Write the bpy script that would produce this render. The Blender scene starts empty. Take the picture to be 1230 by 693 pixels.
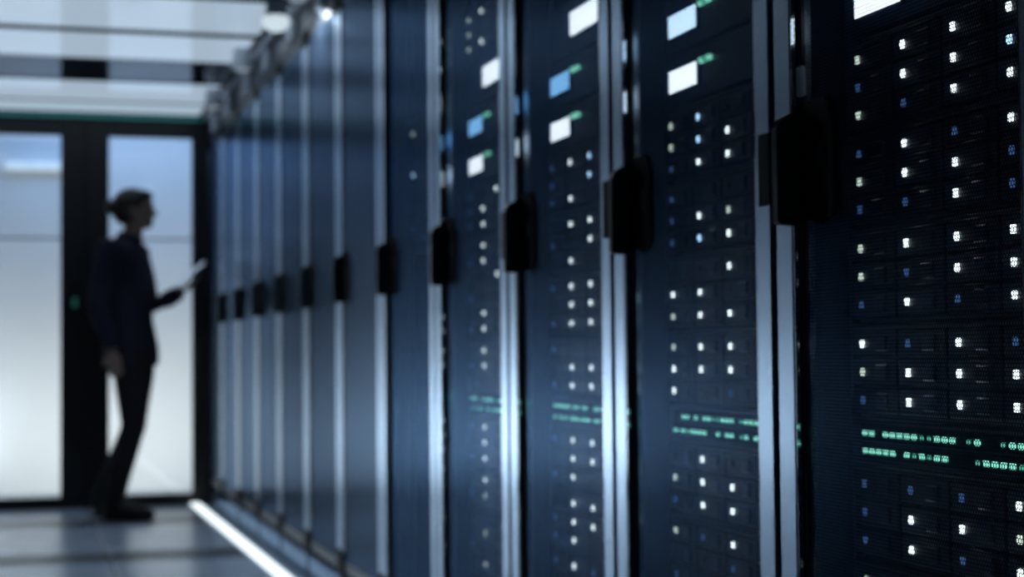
import bpy, bmesh, math, random
from mathutils import Vector, Matrix
random.seed(7)
scene = bpy.context.scene
col = scene.collection

# ------------------------------------------------------------------ camera
cam_d = bpy.data.cameras.new('camera')
cam = bpy.data.objects.new('camera', cam_d); col.objects.link(cam); scene.camera = cam
F_PX, EYE = 2000.0, 0.81
cam_d.sensor_fit = 'HORIZONTAL'; cam_d.sensor_width = 36.0
cam_d.lens = F_PX / 1230.0 * 36.0
cam_d.clip_start = 0.02; cam_d.clip_end = 60
yaw, pitch, roll = math.radians(16.52232), math.radians(2.23797), 0.009
fwd = Vector((math.sin(yaw)*math.cos(pitch), math.cos(yaw)*math.cos(pitch), math.sin(pitch)))
r0 = Vector((math.cos(yaw), -math.sin(yaw), 0)); u0 = r0.cross(fwd)
rt = r0*math.cos(roll) - u0*math.sin(roll); up = r0*math.sin(roll) + u0*math.cos(roll)
M = Matrix((rt, up, -fwd)).transposed().to_4x4(); M.translation = (0, 0, EYE)
cam.matrix_world = M
cam_d.dof.use_dof = True; cam_d.dof.focus_distance = 1.75; cam_d.dof.aperture_fstop = 4.6

# ------------------------------------------------------------------ world, lights, exposure
w = bpy.data.worlds.new('world'); scene.world = w; w.use_nodes = True
w.node_tree.nodes['Background'].inputs[0].default_value = (0.25, 0.5, 1.0, 1)
w.node_tree.nodes['Background'].inputs[1].default_value = 0.03
vs = scene.view_settings
scene.display_settings.display_device = 'sRGB'
vs.view_transform = 'Standard'; vs.look = 'None'; vs.exposure = 0.0; vs.gamma = 1.0; vs.use_curve_mapping = False

def area(name, loc, target, sx, sy, power, color, spread=180):
    d = bpy.data.lights.new(name, 'AREA'); d.shape = 'RECTANGLE'; d.size = sx; d.size_y = sy
    d.energy = power; d.color = color; d.spread = math.radians(spread)
    o = bpy.data.objects.new(name, d); col.objects.link(o); o.location = loc
    o.rotation_euler = (Vector(target)-Vector(loc)).to_track_quat('-Z', 'Y').to_euler()
    return o
# lobby behind the glass wall: added unseen area lamps grade its wall, neutral low, blue high
area('lobby_low_fill', (0.45, 9.46, 0.05), (0.45, 10.3, 0.75), 1.7, 0.06, 10.4, (0.99, 0.94, 0.88), 145)
# stronger out-of-view fill, added so the racks mirror a bright lobby wall
area('rack_glow_fill', (-1.48, 9.85, 0.05), (-1.48, 10.35, 0.36), 2.12, 0.06, 21, (0.84, 0.90, 1.0), 95)
area('lobby_blue_fill', (0.55, 9.85, 2.38), (0.55, 9.95, 0.0), 1.5, 0.5, 9.0, (0.30, 0.54, 1.0), 180)  # added unseen, turns the upper lobby wall blue
# spot lamp over the racks, its cut-off line falls across the rack fronts
sp = bpy.data.lights.new('rack_spot', 'SPOT'); sp.energy = 20; sp.color = (0.75, 0.88, 1.0)
sp.spot_size = math.radians(147.5); sp.spot_blend = 0.05; sp.shadow_soft_size = 0.02
spo = bpy.data.objects.new('rack_spot', sp); col.objects.link(spo); spo.location = (0.925, 5.70, 2.025)

# ------------------------------------------------------------------ materials
MATS = {}
def mat(name, base, rough=0.5, metal=0.0, spec=0.5, emit=None, estr=0.0, var=0.12, scale=30.0, bump=0.0, coat=0.0):
    m = bpy.data.materials.new(name); m.use_nodes = True; nt = m.node_tree; N = nt.nodes; L = nt.links
    b = N['Principled BSDF']
    b.inputs['Roughness'].default_value = rough; b.inputs['Metallic'].default_value = metal
    b.inputs['Specular IOR Level'].default_value = spec
    b.inputs['Coat Weight'].default_value = coat; b.inputs['Coat Roughness'].default_value = 0.08
    tc = N.new('ShaderNodeTexCoord'); nz = N.new('ShaderNodeTexNoise'); nz.inputs['Scale'].default_value = scale
    nz.inputs['Detail'].default_value = 4
    L.new(tc.outputs['Object'], nz.inputs['Vector'])
    rp = N.new('ShaderNodeValToRGB')
    lo = [c*(1-var) for c in base]; hi = [min(1, c*(1+var)) for c in base]
    rp.color_ramp.elements[0].position = 0.3; rp.color_ramp.elements[1].position = 0.7
    rp.color_ramp.elements[0].color = (*lo, 1); rp.color_ramp.elements[1].color = (*hi, 1)
    L.new(nz.outputs['Fac'], rp.inputs['Fac']); L.new(rp.outputs['Color'], b.inputs['Base Color'])
    if bump:
        bp = N.new('ShaderNodeBump'); bp.inputs['Strength'].default_value = bump; bp.inputs['Distance'].default_value = 0.002
        L.new(nz.outputs['Fac'], bp.inputs['Height']); L.new(bp.outputs['Normal'], b.inputs['Normal'])
    if emit:
        b.inputs['Emission Color'].default_value = (*emit, 1); b.inputs['Emission Strength'].default_value = estr
    MATS[name] = m; return m

mat('black_steel', (0.006, 0.009, 0.014), 0.34)
mat('rack_interior', (0.006, 0.008, 0.011), 0.35)
mat('inner_return', (0.55, 0.62, 0.70), 0.07, metal=1.0)
mat('aluminium', (0.62, 0.78, 1.0), 0.24, metal=1.0, var=0.04, scale=80)
mat('black_plastic', (0.006, 0.008, 0.012), 0.5, spec=0.12)
mat('lever_plastic', (0.012, 0.020, 0.026), 0.35, spec=0.15)
mat('server_black', (0.006, 0.009, 0.014), 0.40)
mat('drive_black', (0.008, 0.013, 0.020), 0.36)
mat('drive_grip', (0.02, 0.03, 0.055), 0.30)
mat('rail_grey', (0.05, 0.06, 0.07), 0.40, metal=0.6)
mat('port_black', (0.004, 0.005, 0.006), 0.6, spec=0.1)
mat('led_bright', (0.8, 0.9, 0.9), emit=(0.82, 0.97, 1.0), estr=2.4)
mat('led_cool', (0.6, 0.8, 1.0), emit=(0.38, 0.68, 1.0), estr=2.2)
mat('led_mid', (0.7, 0.8, 0.7), emit=(0.75, 0.95, 0.82), estr=1.0)
mat('led_dim', (0.3, 0.5, 0.9), emit=(0.16, 0.40, 1.0), estr=0.17)
mat('led_green', (0.3, 0.9, 0.6), emit=(0.28, 0.90, 0.70), estr=1.05)
mat('led_green_dim', (0.2, 0.6, 0.4), emit=(0.10, 0.60, 0.42), estr=0.6)
mat('lock_green', (0.02, 0.08, 0.07), emit=(0.05, 0.5, 0.4), estr=0.10)
mat('led_off', (0.03, 0.035, 0.04), 0.3)
mat('display_white', (0.8, 0.9, 1.0), emit=(0.80, 0.91, 1.0), estr=2.2)
mat('display_blue', (0.3, 0.6, 1.0), emit=(0.22, 0.56, 1.0), estr=1.5)
mat('display_pale', (0.6, 0.8, 1.0), emit=(0.55, 0.80, 1.0), estr=2.0)
mat('floor_tile', (0.62, 0.74, 0.94), 0.27, var=0.10, scale=6, bump=0.05)
mat('vent_tile', (0.10, 0.12, 0.14), 0.38, var=0.2, scale=8)
mat('floor_seam', (0.03, 0.035, 0.04), 0.6)
mat('dark_wall', (0.018, 0.024, 0.034), 0.6)
mat('dark_frame', (0.006, 0.008, 0.010), 0.40)
mat('ceiling_dark', (0.018, 0.026, 0.038), 0.10, spec=0.7, scale=5)
mat('ceiling_diffuser', (0.25, 0.28, 0.31), 0.10, emit=(0.65, 0.82, 1.0), estr=0.55, var=0.05, scale=5)
mat('ceiling_frame', (0.06, 0.08, 0.10), 0.3)
mat('green_edge', (0.06, 0.42, 0.38), 0.2)
mat('lobby_white', (0.80, 0.82, 0.84), 0.7, var=0.02, scale=3)
mat('lobby_floor', (0.62, 0.63, 0.64), 0.5, var=0.04, scale=5)
mat('lamp_white', (0.6, 0.65, 0.7), emit=(0.80, 0.92, 1.0), estr=0.46)
mat('strip_light', (0.9, 0.95, 1.0), emit=(0.86, 0.96, 1.0), estr=1.4)
mat('spot_lens', (0.9, 0.95, 1.0), emit=(0.78, 0.92, 1.0), estr=0.75)
mat('spot_lens_dim', (0.8, 0.85, 0.9), emit=(0.75, 0.88, 1.0), estr=0.22)
mat('light_grey', (0.68, 0.74, 0.82), 0.4, var=0.06)
mat('skin', (0.26, 0.18, 0.14), 0.55, var=0.06)
mat('hair', (0.016, 0.012, 0.008), 0.45, scale=120, var=0.4)
mat('jacket_cloth', (0.010, 0.011, 0.032), 0.85, scale=200, var=0.3)
mat('trouser_cloth', (0.008, 0.009, 0.014), 0.9, scale=200, var=0.3)
mat('shoe_leather', (0.006, 0.006, 0.008), 0.45)
mat('tablet_back', (0.70, 0.74, 0.80), 0.35)
mat('tablet_screen', (0.3, 0.4, 0.5), 0.15, emit=(0.60, 0.78, 1.0), estr=0.36)

def satin(m, base, tint, rough, ior):
    # dark paint under a blue-tinted satin lacquer
    N = m.node_tree.nodes; L = m.node_tree.links
    for n in list(N):
        if n.type == 'BSDF_PRINCIPLED': N.remove(n)
    tc = N.new('ShaderNodeTexCoord'); nz = N.new('ShaderNodeTexNoise'); nz.inputs['Scale'].default_value = 9
    L.new(tc.outputs['Object'], nz.inputs['Vector'])
    mr = N.new('ShaderNodeMapRange'); mr.inputs['To Min'].default_value = rough*0.9; mr.inputs['To Max'].default_value = rough*1.1
    L.new(nz.outputs['Fac'], mr.inputs['Value'])
    df = N.new('ShaderNodeBsdfDiffuse'); df.inputs[0].default_value = (*base, 1)
    gl = N.new('ShaderNodeBsdfGlossy'); gl.inputs['Color'].default_value = (*tint, 1); L.new(mr.outputs[0], gl.inputs['Roughness'])
    fr = N.new('ShaderNodeFresnel'); fr.inputs[0].default_value = ior
    mx = N.new('ShaderNodeMixShader'); L.new(fr.outputs[0], mx.inputs[0]); L.new(df.outputs[0], mx.inputs[1]); L.new(gl.outputs[0], mx.inputs[2])
    return mx.outputs[0]
mp = bpy.data.materials.new('door_paint'); mp.use_nodes = True
mp.node_tree.links.new(satin(mp, (0.014, 0.020, 0.030), (0.34, 0.47, 0.66), 0.21, 1.45), mp.node_tree.nodes['Material Output'].inputs['Surface']); MATS['door_paint'] = mp
def perforated():
    m = bpy.data.materials.new('perforated_steel'); m.use_nodes = True; nt = m.node_tree; N = nt.nodes; L = nt.links
    out = N['Material Output']; steel = satin(m, (0.010, 0.015, 0.022), (0.24, 0.41, 0.67), 0.24, 1.45)
    tc = N.new('ShaderNodeTexCoord'); sx = N.new('ShaderNodeSeparateXYZ'); L.new(tc.outputs['Object'], sx.inputs[0])
    def math_(op, a, b_=None):
        n = N.new('ShaderNodeMath'); n.operation = op
        for i, v in enumerate((a, b_)):
            if v is None: continue
            if isinstance(v, (int, float)): n.inputs[i].default_value = v
            else: L.new(v, n.inputs[i])
        return n.outputs[0]
    P = 0.0052
    u = math_('DIVIDE', sx.outputs['Y'], P); v = math_('DIVIDE', sx.outputs['Z'], P*1.7320508)
    def d2(off):
        a = math_('SUBTRACT', math_('FRACT', math_('ADD', u, off)), 0.5)
        c = math_('MULTIPLY', math_('SUBTRACT', math_('FRACT', math_('ADD', v, off)), 0.5), 1.7320508)
        return math_('ADD', math_('MULTIPLY', a, a), math_('MULTIPLY', c, c))
    d = math_('MINIMUM', d2(100.0), d2(100.5))
    hole = math_('LESS_THAN', d, 0.42**2)
    tr = N.new('ShaderNodeBsdfTransparent'); mx = N.new('ShaderNodeMixShader')
    L.new(hole, mx.inputs[0]); L.new(steel, mx.inputs[1]); L.new(tr.outputs[0], mx.inputs[2]); L.new(mx.outputs[0], out.inputs['Surface'])
    MATS['perforated_steel'] = m
perforated()
def glass():
    m = bpy.data.materials.new('glass'); m.use_nodes = True; nt = m.node_tree; N = nt.nodes; L = nt.links
    N.remove(N['Principled BSDF']); out = N['Material Output']
    tr = N.new('ShaderNodeBsdfTransparent'); tr.inputs[0].default_value = (0.90, 0.95, 0.96, 1)
    gl = N.new('ShaderNodeBsdfGlossy'); gl.inputs['Roughness'].default_value = 0.03
    fr = N.new('ShaderNodeFresnel'); fr.inputs[0].default_value = 1.45
    mx = N.new('ShaderNodeMixShader'); L.new(fr.outputs[0], mx.inputs[0]); L.new(tr.outputs[0], mx.inputs[1]); L.new(gl.outputs[0], mx.inputs[2])
    L.new(mx.outputs[0], out.inputs['Surface']); MATS['glass'] = m
glass()

# ------------------------------------------------------------------ mesh helpers
def box(bm, x0, x1, y0, y1, z0, z1, bev=0.0):
    vs_ = [bm.verts.new((x, y, z)) for x in (x0, x1) for y in (y0, y1) for z in (z0, z1)]
    fs = []
    for q in ((0,1,3,2), (4,6,7,5), (0,4,5,1), (2,3,7,6), (0,2,6,4), (1,5,7,3)):
        fs.append(bm.faces.new([vs_[i] for i in q]))
    if bev:
        es = set(e for f in fs for e in f.edges)
        bmesh.ops.bevel(bm, geom=list(es), offset=bev, segments=1, affect='EDGES')
def prism(bm, pts, axis, a, b):
    # polygon pts in the plane normal to axis, extruded from a to b
    def mk(p, t):
        return {'x': (t, p[0], p[1]), 'y': (p[0], t, p[1]), 'z': (p[0], p[1], t)}[axis]
    A = [bm.verts.new(mk(p, a)) for p in pts]; B = [bm.verts.new(mk(p, b)) for p in pts]
    bm.faces.new(A); bm.faces.new(B[::-1])
    n = len(pts)
    for i in range(n): bm.faces.new((A[i], B[i], B[(i+1) % n], A[(i+1) % n]))
def mesh(name, bm, m):
    bmesh.ops.recalc_face_normals(bm, faces=bm.faces)
    me = bpy.data.meshes.new(name); bm.to_mesh(me); bm.free()
    me.materials.append(MATS[m]); return me
def link(name, me, parent=None, loc=(0,0,0), rot=(0,0,0)):
    o = bpy.data.objects.new(name, me); col.objects.link(o); o.parent = parent; o.location = loc; o.rotation_euler = rot
    return o
def obj(name, bm, m, parent=None, loc=(0,0,0), rot=(0,0,0)): return link(name, mesh(name, bm, m), parent, loc, rot)
def bobj(name, dims, m, parent=None, bev=0.0, loc=(0,0,0), rot=(0,0,0)):
    bm = bmesh.new(); box(bm, *dims, bev); return obj(name, bm, m, parent, loc, rot)
def tag(o, label, cat, group=None):
    o['label'] = label; o['category'] = cat
    if group: o['group'] = group
    return o
def thing(name, label, cat, loc=(0,0,0), rotz=0, group=None):
    o = bpy.data.objects.new(name, None); col.objects.link(o); o.location = loc; o.rotation_euler = (0,0,rotz)
    o.empty_display_size = 0.05
    return tag(o, label, cat, group)
def struct(o): o['kind'] = 'structure'; return o
def mesh_box(name, dims, m, bev=0.0):
    bm = bmesh.new(); box(bm, *dims, bev); return mesh(name, bm, m)

# ------------------------------------------------------------------ the setting
XL, YW, ZC = -2.6, 9.28, 2.14            # left wall, glass wall, ceiling
XR = 1.0                                 # front plane of the rack row
floor = struct(bobj('floor', (XL-0.2, 2.2, -0.6, YW, -0.06, -0.008), 'floor_seam'))
xs = [-2.653, -2.053, -1.453, -0.853, -0.25, 0.353, 0.90]
ybands = []
y = -0.6
edges = [(-0.6, -0.56, 1)]
for k in range(7):
    d0 = 8.29 - 1.49*k
    ybands.append((d0, d0+0.30 if k == 0 else d0+0.36, 'vent_tile'))
    nxt = YW if k == 0 else 8.29 - 1.49*(k-1)
    ybands.append((d0+(0.30 if k == 0 else 0.36), nxt, 'floor_tile'))
for (a, b, m) in ybands:
    a = max(a, -0.6)
    if b <= a: continue
    for i in range(len(xs)-1):
        bobj('tile', (xs[i]+0.004, xs[i+1]-0.004, a+0.004, b-0.004, -0.03, 0.0), m, floor, 0.002)
bobj('edge_tile', (0.90, 1.06, -0.6, YW, -0.03, 0.0), 'floor_tile', floor, 0.002)

struct(bobj('wall_left', (XL-0.1, XL, -0.6, YW, 0, 2.5), 'dark_wall'))
struct(bobj('wall_right', (2.05, 2.15, -0.6, YW, 0, 2.5), 'dark_wall'))
ceiling = struct(bobj('ceiling', (XL, 2.05, -0.6, YW, ZC+0.012, ZC+0.10), 'ceiling_frame'))
# glossy dark ceiling panels between the lit ones
cx = [-2.6, -1.95, -1.3, -0.65]
def cpan(x0, x1, y0, y1): bobj('ceiling_panel', (x0+0.006, x1-0.006, y0+0.006, y1-0.006, ZC, ZC+0.02), 'ceiling_dark', ceiling)
yy = [-0.6, 0.02, 0.64, 1.26, 1.88, 2.50, 3.12, 3.74, 4.36, 4.98, 5.60, 6.22]
LX0, LX1 = -0.65, 0.955
for i in range(len(yy)-1):
    for a, b in zip(cx, cx[1:]+[None]):
        if b: cpan(a, b, yy[i], yy[i+1])
    cpan(LX0, LX1, yy[i], yy[i+1])
cpan(LX0, LX1, 7.585, 8.185)
for a, b in zip(cx, cx[1:]):
    for c, d in ((6.22, 6.9), (6.9, 7.58), (7.58, 8.19), (8.19, 8.86), (8.86, YW)): cpan(a, b, c, d)
for (a, b, lab) in ((8.875, 9.265, 'lit ceiling panel meeting the header of the glass doors'),
                    (8.195, 8.845, 'lit ceiling panel second from the glass doors, in front of the dark ceiling gap'),
                    (6.960, 7.575, 'lit ceiling panel third from the glass doors, just nearer than the dark ceiling gap'),
                    (6.230, 6.880, 'lit ceiling panel at the top edge of the picture, nearest of four')):
    t = thing('ceiling_light', lab, 'ceiling light', (0.15, (a+b)/2, ZC), group='lit panels in the aisle ceiling')
    hx, hy = (LX1-LX0)/2, (b-a)/2
    bobj('diffuser', (-hx, hx, -hy, hy, 0.0, 0.012), 'ceiling_diffuser', t)
    for s in (-1, 1):
        bobj('frame_edge', (-hx, hx, min(s*hy, s*(hy+0.012)), max(s*hy, s*(hy+0.012)), -0.004, 0.012), 'ceiling_frame', t)

# glass wall at the end of the aisle -------------------------------------------------
struct(bobj('trim_1', (XL, 2.05, YW, YW+0.09, 2.115, 2.5), 'dark_frame'))
g = struct(bobj('trim_2', (XL, 1.0, YW-0.03, YW, 2.105, 2.125), 'green_edge'))
struct(bobj('trim_3', (XL, 1.0, YW-0.015, YW+0.09, 0.0, 0.03), 'dark_frame'))
def leaf(name, x0, x1, g0, g1, handle=None):
    # x0..x1 outside of the leaf, g0..g1 its glass
    bm = bmesh.new()
    z0, z1, gz0, gz1 = 0.03, 2.115, 0.062, 2.012
    box(bm, x0, g0, YW, YW+0.05, z0, z1, 0.003); box(bm, g1, x1, YW, YW+0.05, z0, z1, 0.003)
    box(bm, g0, g1, YW, YW+0.05, z0, gz0); box(bm, g0, g1, YW, YW+0.05, gz1, z1)
    o = struct(obj(name, bm, 'dark_frame'))
    bobj('pane', (g0, g1, YW+0.02, YW+0.03, gz0, gz1), 'glass', o)
    if handle:
        h = bobj('pull_handle', (handle-0.012, handle+0.012, YW-0.045, YW-0.03, 0.85, 1.25), 'black_steel', o, 0.004)
        for z in (0.88, 1.22): bobj('handle_mount', (handle-0.008, handle+0.008, YW-0.03, YW, z-0.01, z+0.01), 'black_steel', h)
        bobj('lock_light', (handle-0.012, handle+0.012, YW-0.049, YW-0.045, 1.08, 1.13), 'lock_green', h)
leaf('door_1', 0.345, 1.0, 0.472, 0.918, 0.400)
leaf('door_2', -0.306, 0.345, -0.224, 0.218, 0.290)
leaf('window_1', -0.95, -0.310, -0.90, -0.36)
leaf('window_2', -1.594, -0.954, -1.544, -1.004)
leaf('window_3', -2.6, -1.598, -2.55, -1.648)
struct(bobj('wall_end', (1.0, 2.05, YW, YW+0.09, 0, 2.115), 'dark_wall'))

# lobby behind it ---------------------------------------------------------------------
LY = 10.35
struct(bobj('floor_lobby', (XL-0.2, 1.5, YW+0.09, LY+0.1, -0.06, 0.0), 'lobby_floor'))
lw = struct(bobj('wall_lobby', (XL-0.2, 1.5, LY+0.03, LY+0.1, 0, 2.45), 'ceiling_frame'))
for (x0, x1) in ((-2.8, -1.55), (-1.546, -0.326), (-0.322, 1.5)):
    for (z0, z1) in ((0.0, 1.520), (1.533, 2.45)):
        bobj('wall_panel', (x0, x1, LY, LY+0.03, z0, z1), 'lobby_white', lw, 0.002)
struct(bobj('ceiling_lobby', (XL-0.2, 1.5, YW+0.09, LY+0.1, 2.45, 2.5), 'lobby_white'))
struct(bobj('wall_lobby_right', (1.5, 1.6, YW+0.09, LY+0.1, 0, 2.5), 'lobby_white'))
struct(bobj('wall_lobby_left', (XL-0.3, XL-0.2, YW+0.09, LY+0.1, 0, 2.5), 'lobby_white'))
t = thing('wall_lamp', 'slim white linear lamp on the pale wall behind the left glass door', 'lamp', (0.17, LY, 1.925))
bobj('lamp_base', (-0.24, 0.24, -0.02, 0.0, 0.015, 0.045), 'light_grey', t)
bobj('diffuser', (-0.25, 0.25, -0.06, -0.02, 0.006, 0.054), 'lamp_white', t, 0.008)

# LED strip along the foot of the racks
t = thing('floor_light_strip', 'glowing white light strip along the floor at the foot of the racks', 'light strip', (0.925, 0, 0))
bobj('channel', (-0.035, 0.035, 1.3, YW-0.04, 0.0, 0.006), 'light_grey', t)
bobj('diffuser', (-0.026, 0.026, 1.3, YW-0.05, 0.006, 0.014), 'strip_light', t, 0.003)

# ------------------------------------------------------------------ racks
Y0, DY = 2.097, 0.651
ordn = ['nearest', 'second nearest', 'third nearest', 'fourth nearest', 'fifth nearest', 'sixth nearest', 'seventh nearest',
        'eighth nearest', 'fourth from last', 'third from last', 'last but one', 'last']
proto = {}
bm = bmesh.new()
box(bm, 0.03, 1.0, -0.012, -0.003, 0.10, 2.0); box(bm, 0.03, 1.0, -0.648, -0.639, 0.10, 2.0)
box(bm, 0.99, 1.0, -0.639, -0.012, 0.10, 2.0); box(bm, 0.0, 1.0, -0.648, -0.003, 1.985, 2.0); box(bm, 0.03, 1.0, -0.648, -0.003, 0.10, 0.115)
proto['shell'] = mesh('cabinet_shell', bm, 'rack_interior')
bm = bmesh.new(); box(bm, 0.012, 0.95, -0.648, -0.003, 0.0, 0.10); box(bm, 0.004, 0.012, -0.63, -0.02, 0.015, 0.095)
proto['plinth'] = mesh('plinth', bm, 'door_paint')
def post_mesh(y0, y1):
    bm = bmesh.new(); box(bm, 0.0, 0.035, y0, y1, 0.18, 1.935, 0.003); return mesh('front_post', bm, 'aluminium')
FAR, NEAR = (-0.057, -0.006), (-0.641, -0.592)
proto['post_far'] = post_mesh(*FAR); proto['post_near'] = post_mesh(*NEAR)
def ret(y0, y1): return mesh_box('polished_side', (0.001, 0.011, y0, y1, 0.18, 1.935), 'inner_return')
proto['ret_far'] = ret(-0.060, -0.0575); proto['ret_near'] = ret(-0.5915, -0.589)
def cap(y0, y1, z0, z1): return mesh_box('post_cap', (-0.004, 0.035, y0, y1, z0, z1), 'black_plastic', 0.004)
caps = [cap(*FAR, 0.105, 0.18), cap(*FAR, 1.935, 1.992), cap(*NEAR, 0.105, 0.18), cap(*NEAR, 1.935, 1.992)]
proto['door'] = mesh_box('perforated_door', (0.0115, 0.0118, -0.588, -0.061, 0.125, 1.975), 'perforated_steel')
proto['soliddoor'] = mesh_box('door_panel', (0.0110, 0.0125, -0.588, -0.061, 0.125, 1.975), 'door_paint')
bm = bmesh.new()
for (a, b) in ((-0.070, -0.061), (-0.588, -0.576)): box(bm, 0.0100, 0.018, a, b, 0.125, 1.975, 0.002)
for (a, b) in ((0.115, 0.15), (1.95, 1.985)): box(bm, 0.0100, 0.018, -0.588, -0.061, a, b, 0.002)
proto['dframe'] = mesh('door_frame', bm, 'black_steel')
# handle: housing plate with rounded lower corner, raised lever with slanted ends
bm = bmesh.new()
prism(bm, [(-0.062, 0.985), (-0.150, 0.985), (-0.162, 1.0), (-0.162, 1.10), (-0.142, 1.142), (-0.062, 1.142)], 'x', 0.0075, 0.0115)
proto['housing'] = mesh('handle_housing', bm, 'port_black')
bm = bmesh.new()
prism(bm, [(0.016, 0.978), (-0.020, 0.980), (-0.024, 0.984), (-0.024, 1.108), (-0.018, 1.122), (0.016, 1.140)], 'y', -0.064, -0.046)
bmesh.ops.bevel(bm, geom=list(bm.edges), offset=0.0015, segments=1, affect='EDGES')
proto['lever'] = mesh('handle_lever', bm, 'lever_plastic')
bm = bmesh.new(); box(bm, 0.006, 0.0075, -0.14, -0.115, 1.05, 1.085, 0.0008); proto['keylock'] = mesh('lock_cover', bm, 'lever_plastic')
bm = bmesh.new(); box(bm, -0.0015, 0.002, -0.641, -0.606, 1.013, 1.114, 0.0006); proto['postplate'] = mesh('black_plate', bm, 'port_black')  # thin black plate on the near post at handle height
def railm(y0, y1):
    bm = bmesh.new(); box(bm, 0.069, 0.072, y0, y1, 0.13, 1.96); box(bm, 0.072, 0.11, y1-0.004 if y0 < -0.3 else y0, y1 if y0 < -0.3 else y0+0.004, 0.13, 1.96)
    return mesh('mounting_rail', bm, 'rail_grey')
proto['rail_far'] = railm(-0.118, -0.085); proto['rail_near'] = railm(-0.625, -0.592)
proto['blank'] = mesh_box('blanking_panel', (0.066, 0.070, -0.595, -0.115, 0.13, 1.95), 'server_black')
for k in range(12):
    yk = Y0 + DY*k
    lab = {0: 'nearest server rack, black mesh door with sharp rows of drive lights, right edge of picture',
           11: 'last server rack of the row, narrow dark front against the glass door'}.get(k, ordn[k] + ' server rack in the row, black mesh door between pale aluminium posts')
    r = thing('server_rack', lab, 'server rack', (XR, yk, 0), group='server racks along the aisle')
    link('cabinet_shell', proto['shell'], r); link('plinth', proto['plinth'], r)
    link('front_post', proto['post_far'], r)
    pn = link('front_post', proto['post_near'], r)
    link('black_plate', proto['postplate'], pn)
    link('polished_side', proto['ret_far'], r); link('polished_side', proto['ret_near'], r)
    for c in caps: link('post_cap', c, r)
    d = link('perforated_door', proto['door'], r) if k < 5 else link('door_panel', proto['soliddoor'], r, (-0.007, 0, 0))
    link('door_frame', proto['dframe'], d); link('handle_housing', proto['housing'], d); link('handle_lever', proto['lever'], d)
    link('lock_cover', proto['keylock'], d)
    if k == 0: bobj('door_sensor', (0.004, 0.011, -0.083, -0.066, 1.152, 1.192), 'light_grey', d, 0.0015)
    if k < 5:
        link('mounting_rail', proto['rail_far'], r); link('mounting_rail', proto['rail_near'], r)
    else: link('blanking_panel', proto['blank'], r)

# fascia and brackets over the racks
fa = thing('overhead_fascia', 'dark fascia rail between the rack tops and the ceiling', 'fascia', (XR, 0, 2.0))
bobj('rail', (0.015, 0.05, 1.4, YW-0.01, 0.002, ZC-2.0-0.002), 'ceiling_frame', fa)
bobj('lip', (-0.02, 0.015, 1.4, YW-0.01, ZC-2.0-0.03, ZC-2.0-0.002), 'light_grey', fa, 0.003)
for k in range(12):
    yk = Y0 + DY*k - DY/2
    bobj('bracket', (-0.012, 0.015, yk-0.06, yk+0.06, 0.01, 0.105), 'light_grey', fa, 0.006)
for n, (yy_, lab) in enumerate(((8.30, 'small grey spotlight under the ceiling, nearest the glass doors'),
                                (7.18, 'small grey spotlight under the ceiling, middle one above the racks'),
                                (6.20, 'bright white spotlight above the racks at the top of the picture'),
                                (5.70, 'spotlight above the racks, nearest the camera of the four'))):
    t = thing('spotlight', lab, 'spotlight', (0.925, yy_, ZC), group='spotlights above the rack tops')
    bm = bmesh.new(); bmesh.ops.create_cone(bm, cap_ends=True, segments=20, radius1=0.048, radius2=0.036, depth=0.09, matrix=Matrix.Translation((0, 0, -0.047)))
    obj('housing', bm, 'light_grey', t)
    bm = bmesh.new(); bmesh.ops.create_uvsphere(bm, u_segments=20, v_segments=12, radius=0.052 if n == 2 else 0.040, matrix=Matrix.Translation((0, 0, -0.078)) @ Matrix.Diagonal((1, 1, 0.72, 1)))
    lens = obj('lens', bm, 'spot_lens' if n == 2 else 'spot_lens_dim', t)

# ------------------------------------------------------------------ servers in the racks
SX = 1.055
YL, YR = -0.120, -0.590           # server far and near side, from the rack boundary
COLS = [-0.1475 - 0.116*i for i in range(4)]
ROWS = [0.0365, 0.0, -0.0365]
HS = 0.0605
bm = bmesh.new()
box(bm, 0.012, 0.55, YR, YL, -HS, HS)                          # chassis
box(bm, 0.0, 0.012, YL-0.002, YL+0.010, -HS, HS, 0.002); box(bm, 0.0, 0.012, YR-0.010, YR+0.002, -HS, HS, 0.002)   # ears
box(bm, -0.002, 0.012, YR, YL, HS-0.006, HS, 0.001)             # top lip
proto['server'] = mesh('chassis', bm, 'server_black')
bm = bmesh.new(); box(bm, -0.001, 0.016, -0.0565, 0.0565, -0.0172, 0.0172, 0.002)
proto['drive'] = mesh('drive_tray', bm, 'drive_black')
proto['grip'] = mesh_box('tray_grip', (-0.005, 0.0, -0.036, -0.006, -0.010, 0.010), 'drive_grip', 0.002)
leds = {}
for kk, mm in (('W', 'led_bright'), ('c', 'led_cool'), ('m', 'led_mid'), ('d', 'led_dim'), ('.', 'led_off'), ('g', 'led_green')):
    leds[kk] = mesh_box('status_light', (-0.004, 0.0, -0.0040, 0.0040, -0.0050, 0.0050), mm, 0.001)
rng = random.Random(11)
def pattern():
    return [''.join(rng.choice('WWWWWmmdd..') for _ in range(4)) for _ in range(3)]
ZS = {1: 1.1535, 2: 1.030, 3: 0.906, 4: 0.782, 5: 0.601, 6: 0.477, 7: 0.353, 8: 0.229, 0: 1.588}
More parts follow.
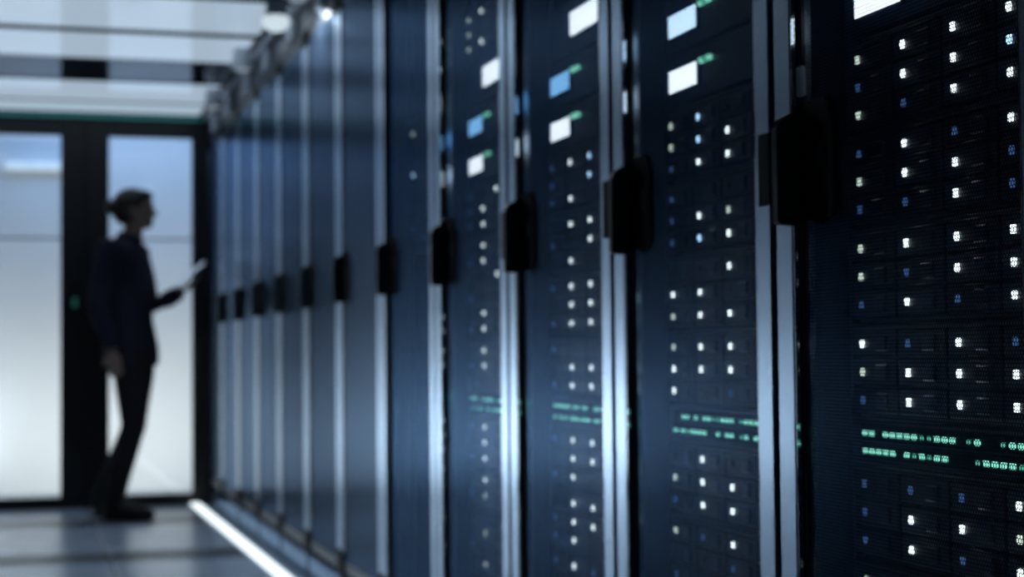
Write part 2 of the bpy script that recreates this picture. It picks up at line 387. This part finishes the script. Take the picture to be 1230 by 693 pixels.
PAT = {0: {1: ['mWWW', 'dWWc', 'mdWW'], 2: ['dWdW', 'mWWd', 'ddWd'], 3: ['mWWW', 'mdWW', 'dWdW'], 4: ['WdWd', 'mWWW', 'dWWW'],
           5: ['dddW', 'dWWm', 'dWdW'], 6: ['mdWW', 'dWWd', 'dWdW']},
       1: {1: ['mc.W', 'mcWW', 'dWWd'], 2: ['d..W', 'dWmW', 'dcWW'], 3: ['..Wd', 'WW.W', 'mWWW'], 4: ['mWWW', 'WWWm', 'W.dW'],
           5: ['.W.W', 'mWWd', 'dWWW'], 6: ['mdWW', '..dW', 'd.dW'], 7: ['dWWm', '.mdW', 'WdW.']},
       2: {1: ['dWcc', 'd.cW', 'dW.W'], 2: ['.WWd', 'd.WW', '.W.W'], 3: ['dWWW', '.WWm', 'dWWd'], 4: ['d..W', '.WWW', 'dWWW'],
           5: ['dWW.', '.WWW', 'dW.W'], 6: ['.WWd', 'dWWW', 'dW..'], 7: ['dWdW', '.mWd', 'dmW.']},
       3: {0: ['mW..', 'm...', 'mW.W'], 1: ['d.W.', 'dW..', 'dW.W'], 2: ['.W..', 'dW..', '..W.'], 3: ['d...', '.W..', 'dW..'], 4: ['.W..', 'dW..', '....'],
           5: ['dW..', '.W..', 'dW..'], 6: ['.W..', 'dm..', '....'], 7: ['.m..', 'd...', '.m..'], 8: ['....', '.d..', '....']}}
whereabouts = {0: 'above the lit display units', 1: 'directly below the lit display units', 2: 'second below the display units', 3: 'third below the display units',
               4: 'just above the green-lit switch', 5: 'just below the green-lit switch', 6: 'second below the green-lit switch',
               7: 'third below the green-lit switch', 8: 'fourth below the green-lit switch'}
for k, sv in PAT.items():
    yk = Y0 + DY*k
    for s, pat in sv.items():
        t = thing('drive_server', 'black twelve-bay server ' + whereabouts[s] + ' in the ' + ordn[k] + ' rack', 'server', (SX, yk, ZS[s]), group='twelve-bay servers in the racks')
        link('chassis', proto['server'], t)
        for i, rz in enumerate(ROWS):
            for j, cy in enumerate(COLS):
                d = link('drive_tray', proto['drive'], t, (0, cy-0.030, rz))
                if k < 2: link('tray_grip', proto['grip'], d)
                link('status_light', leds[pat[i][j]], d, (0, 0.030, 0))
# fifth rack: only a few faint lights come through the door
for s, zz, spots in ((1, 1.283, (('c', 0, 0.03),)), (2, 1.160, (('d', 0, 0.0), ('d', 1, -0.03))), (3, 1.41, (('m', 0, 0.02),))):
    t = thing('drive_server', {1: 'dark server with one blue light in the fifth nearest rack', 2: 'dark server with faint lights in the fifth nearest rack, lower one',
              3: 'dark server in the fifth nearest rack, upper one'}[s], 'server', (SX, Y0+DY*4, zz), group='dark servers in the fifth rack')
    link('chassis', proto['server'], t)
    for (kk, j, dz) in spots: link('status_light', leds[kk], t, (0.010, COLS[j], dz))

# switches with two rows of green port lights
proto['swbody'] = mesh_box('chassis', (0.004, 0.45, YR, YL, -0.029, 0.029), 'server_black', 0.002)
proto['portrow'] = mesh_box('port_row', (0.0, 0.006, YR+0.02, YL-0.018, -0.010, 0.010), 'port_black', 0.001)
pl = {True: mesh_box('port_light', (-0.003, 0.0, -0.0055, 0.0055, -0.0036, 0.0036), 'led_green', 0.0008),
      False: mesh_box('port_light', (-0.003, 0.0, -0.0035, 0.0035, -0.0030, 0.0030), 'led_green_dim', 0.0008)}
for k in range(4):
    t = thing('network_switch', 'slim black switch with two rows of green lights in the ' + ordn[k] + ' rack', 'switch', (SX, Y0+DY*k, 0.6915), group='network switches in the racks')
    link('chassis', proto['swbody'], t)
    for n, dz in enumerate((0.0115, -0.0115)):
        pr = link('port_row', proto['portrow'], t, (0, 0, dz))
        for j in range(24):
            q = rng.random()
            if q < 0.62: link('port_light', pl[True], pr, (0, -0.150 - 0.0176*j, 0))
            elif q < 0.80: link('port_light', pl[False], pr, (0, -0.150 - 0.0176*j, 0))

# display units
def dunit(k, n, z, h, y0, y1, dh, mm, lab):
    t = thing('display_unit', lab + ' in the ' + ordn[k] + ' rack', 'display unit', (SX, Y0+DY*k, z), group='units with lit displays in the racks')
    bobj('chassis', (0.004, 0.5, YR, YL, -h/2+0.002, h/2-0.002), 'server_black', t, 0.002)
    dsp = bobj('display_bezel', (0.0, 0.006, y0-0.006, y1+0.006, -dh/2-0.005, dh/2+0.005), 'port_black', t, 0.001)
    bobj('screen', (-0.002, 0.0, y0, y1, -dh/2, dh/2), mm, dsp)
    for j in range(3): bobj('status_light', (-0.003, 0.004, y0-0.024-0.016*j, y0-0.014-0.016*j, dh/2-0.006, dh/2+0.002), 'led_green' if j != 1 or k == 2 else 'led_green_dim', t)
for k in range(4):
    dunit(k, 1, 1.264, 0.088, -0.256, -0.142, 0.036, 'display_white', 'unit with a lit white display, lowest of the display units')
    if k: dunit(k, 2, 1.357, 0.092, -0.256, -0.142, 0.036, 'display_pale' if k == 1 else 'display_blue', 'unit with a lit blue display')
    if k > 1: dunit(k, 3, 1.464, 0.114, -0.43, -0.272, 0.046, 'display_white', 'unit with a larger white display, topmost of the display units')

# ------------------------------------------------------------------ person with tablet
def ell(bm, c, r, seg=16, ring=10, rot=None):
    m = Matrix.Translation(c) @ (rot.to_4x4() if rot else Matrix()) @ Matrix.Diagonal((*r, 1))
    bmesh.ops.create_uvsphere(bm, u_segments=seg, v_segments=ring, radius=1, matrix=m)
def loft(bm, rings, n=16):
    # rings: (centre, rx along first axis, ry along second axis); rings stay perpendicular to the path
    prev = None; P = [Vector(r[0]) for r in rings]
    for i, (c, ra, rb) in enumerate(rings):
        dirv = (P[min(i+1, len(P)-1)] - P[max(i-1, 0)]).normalized()
        a = Vector((1, 0, 0)) - dirv*dirv.x
        if a.length < 0.3: a = Vector((0, 0, 1)) - dirv*dirv.z
        a.normalize(); b = dirv.cross(a)
        ring = [bm.verts.new(P[i] + a*ra*math.cos(2*math.pi*j/n) + b*rb*math.sin(2*math.pi*j/n)) for j in range(n)]
        if prev:
            for j in range(n): bm.faces.new((prev[j], prev[(j+1) % n], ring[(j+1) % n], ring[j]))
        else: bm.faces.new(ring[::-1])
        prev = ring
    bm.faces.new(prev)
def fused(name, bm, m, parent, vox=0.009, smooth=4):
    o = obj(name, bm, m, parent)
    md = o.modifiers.new('r', 'REMESH'); md.mode = 'VOXEL'; md.voxel_size = vox
    if smooth:
        sm = o.modifiers.new('s', 'SMOOTH'); sm.iterations = smooth; sm.factor = 0.5
    dg = bpy.context.evaluated_depsgraph_get(); me = bpy.data.meshes.new_from_object(o.evaluated_get(dg))
    o.modifiers.clear(); me.name = name; o.data = me
    me.polygons.foreach_set('use_smooth', [True]*len(me.polygons))
    return o
person = thing('person', 'person in dark jacket and trousers standing sideways holding a tablet', 'person', (0.53, 8.60, 0), math.radians(-14))
person.scale = (1, 1, 0.975)
# joints, facing +x; near (right) side is -y
hipR, hipL = Vector((0.03, -0.085, 0.86)), Vector((0.03, 0.085, 0.86))
kneeR, kneeL = Vector((0.042, -0.085, 0.48)), Vector((0.012, 0.085, 0.46))
ankR, ankL = Vector((-0.065, -0.085, 0.085)), Vector((-0.155, 0.10, 0.085))
shR, shL = Vector((-0.055, -0.185, 1.375)), Vector((0.01, 0.185, 1.375))
elR, wrR = Vector((-0.105, -0.225, 1.10)), Vector((-0.030, -0.215, 0.86))
elL, wrL = Vector((0.085, 0.20, 1.085)), Vector((0.255, 0.10, 1.175))
# body (skin): one surface
bm = bmesh.new()
loft(bm, [((0.03, 0, 0.84), 0.09, 0.14), ((0.0, 0, 1.0), 0.085, 0.12), ((-0.005, 0, 1.2), 0.10, 0.14), ((-0.01, 0, 1.36), 0.085, 0.16), ((0.005, 0, 1.42), 0.06, 0.07), ((0.02, 0, 1.46), 0.05, 0.052), ((0.035, 0, 1.53), 0.05, 0.05)])
for a, b, c in ((hipR, kneeR, ankR), (hipL, kneeL, ankL)):
    loft(bm, [(a, 0.07, 0.07), (a.lerp(b, 0.5), 0.062, 0.06), (b, 0.048, 0.046), (b.lerp(c, 0.35), 0.048, 0.046), (c, 0.032, 0.032), (c-Vector((0, 0, 0.03)), 0.032, 0.03)])
for a, b, c in ((shR, elR, wrR), (shL, elL, wrL)):
    loft(bm, [(a, 0.045, 0.045), (a.lerp(b, 0.5), 0.04, 0.038), (b, 0.033, 0.033), (b.lerp(c, 0.3), 0.034, 0.032), (c, 0.023, 0.021)])
# head in profile: skull, jaw, nose, lips, ear, eyes sockets
ell(bm, (0.035, 0, 1.605), (0.094, 0.074, 0.092)); ell(bm, (0.062, 0, 1.555), (0.062, 0.056, 0.066)); ell(bm, (0.098, 0, 1.513), (0.026, 0.030, 0.020))
ell(bm, (0.132, 0, 1.571), (0.018, 0.012, 0.016)); ell(bm, (0.122, 0, 1.593), (0.010, 0.008, 0.022)); ell(bm, (0.117, 0, 1.541), (0.010, 0.020, 0.006)); ell(bm, (0.115, 0, 1.530), (0.010, 0.018, 0.006))
for s in (-1, 1): ell(bm, (0.035, s*0.074, 1.580), (0.016, 0.008, 0.028))
ell(bm, (0.112, 0, 1.620), (0.014, 0.045, 0.012))
# hands: palm, four fingers, thumb
def hand(w_, d, n_, side, curl):
    d = d.normalized(); n_ = (n_ - d*n_.dot(d)).normalized(); s = d.cross(n_)*side
    ell(bm, w_+d*0.045, (0.040, 0.036, 0.014), rot=Matrix((d, s, n_)).transposed())
    for q, ln in enumerate((0.070, 0.080, 0.075, 0.058)):
        b0 = w_ + d*0.070 + s*(0.027-0.018*q)
        p1 = b0 + d*ln*0.45 - n_*curl*0.25*ln; p2 = p1 + (d*(1-curl)-n_*curl).normalized()*ln*0.32; p3 = p2 + (d*(0.5-curl)-n_*(curl+0.3)).normalized()*ln*0.25
        loft(bm, [(b0, 0.009, 0.009), (p1, 0.0085, 0.0085), (p2, 0.008, 0.008), (p3, 0.0065, 0.0065)], 8)
    t0 = w_ + d*0.025 + s*0.030; t1 = t0 + (d*0.7+s*0.7).normalized()*0.030; t2 = t1 + (d*0.95+s*0.15-n_*curl*0.3).normalized()*0.028
    loft(bm, [(t0, 0.011, 0.011), (t1, 0.010, 0.010), (t2, 0.008, 0.008)], 8)
hand(wrR, Vector((0.10, 0.02, -0.97)), Vector((0, -1, 0)), 1, 0.35)
hand(wrL, Vector((0.75, -0.2, 0.55)), Vector((0.4, 0.3, -0.75)), -1, 0.25)
fused('body', bm, 'skin', person, 0.0065, 2)
# jacket
bm = bmesh.new()
loft(bm, [((0.022, 0, 0.78), 0.130, 0.175), ((0.018, 0, 0.86), 0.135, 0.178), ((0.0, 0, 1.02), 0.122, 0.160), ((-0.006, 0, 1.18), 0.128, 0.180), ((-0.012, 0, 1.32), 0.120, 0.195), ((-0.008, 0, 1.385), 0.098, 0.175), ((0.006, 0, 1.435), 0.070, 0.085), ((0.016, 0, 1.468), 0.062, 0.064)], 24)
ell(bm, shR, (0.070, 0.060, 0.062)); ell(bm, shL, (0.070, 0.060, 0.062))
for a, b, c in ((shR, elR, wrR), (shL, elL, wrL)):
    loft(bm, [(a, 0.064, 0.060), (a.lerp(b, 0.5), 0.060, 0.056), (b, 0.054, 0.052), (b.lerp(c, 0.5), 0.048, 0.044), (b.lerp(c, 0.95), 0.040, 0.036)])
fused('jacket', bm, 'jacket_cloth', person, 0.009, 4)
# trousers
bm = bmesh.new()
loft(bm, [((0.03, 0, 0.76), 0.10, 0.15), ((0.028, 0, 0.86), 0.112, 0.16), ((0.02, 0, 0.92), 0.105, 0.15)], 20)
for a, b, c in ((hipR, kneeR, ankR), (hipL, kneeL, ankL)):
    loft(bm, [(a+Vector((0, 0, 0.02)), 0.098, 0.09), (a.lerp(b, 0.3), 0.092, 0.086), (a.lerp(b, 0.65), 0.076, 0.074), (b, 0.062, 0.062), (b.lerp(c, 0.35), 0.060, 0.058), (b.lerp(c, 0.75), 0.056, 0.052), (c-Vector((0, 0, 0.015)), 0.058, 0.054)])
fused('trousers', bm, 'trouser_cloth', person, 0.009, 4)
for a, yawf in ((ankR, 0.0), (ankL, 0.15)):
    bm = bmesh.new(); x, y = a.x+0.03, a.y
    loft(bm, [((x-0.075, y, 0.045), 0.012, 0.02), ((x-0.06, y, 0.05), 0.050, 0.036), ((x-0.01, y, 0.058), 0.058, 0.040), ((x+0.06, y, 0.046), 0.046, 0.045), ((x+0.13, y, 0.034), 0.034, 0.044), ((x+0.175, y, 0.026), 0.022, 0.028), ((x+0.185, y, 0.024), 0.010, 0.012)], 14)
    loft(bm, [((x-0.02, y, 0.05), 0.042, 0.038), ((x-0.03, y, 0.12), 0.044, 0.040)], 14)
    box(bm, x-0.075, x+0.17, y-0.036, y+0.036, 0.0, 0.014, 0.004)
    fused('shoe', bm, 'shoe_leather', person, 0.007, 2)
# hair with a bun at the back
bm = bmesh.new()
ell(bm, (0.018, 0, 1.622), (0.098, 0.084, 0.088)); ell(bm, (-0.020, 0, 1.585), (0.062, 0.074, 0.072)); ell(bm, (-0.082, 0, 1.608), (0.040, 0.042, 0.040)); ell(bm, (0.070, 0, 1.665), (0.055, 0.062, 0.034))
for s in (-1, 1): ell(bm, (0.008, s*0.070, 1.575), (0.026, 0.014, 0.045))
fused('hair', bm, 'hair', person, 0.007, 2)
# tablet, held in the left hand
pm = Matrix.Translation(person.location) @ Matrix.Rotation(math.radians(-14), 4, 'Z')
tc = pm @ Vector((0.310, 0.02, 1.225))
tb = thing('tablet', 'thin grey tablet in the hand of the person by the glass doors', 'tablet', tc)
tb.rotation_euler = (math.radians(10), math.radians(-40), math.radians(-14))
bobj('case', (-0.095, 0.095, -0.125, 0.125, -0.004, 0.004), 'tablet_back', tb, 0.003)
bobj('screen', (-0.085, 0.085, -0.115, 0.115, 0.004, 0.0055), 'tablet_screen', tb)
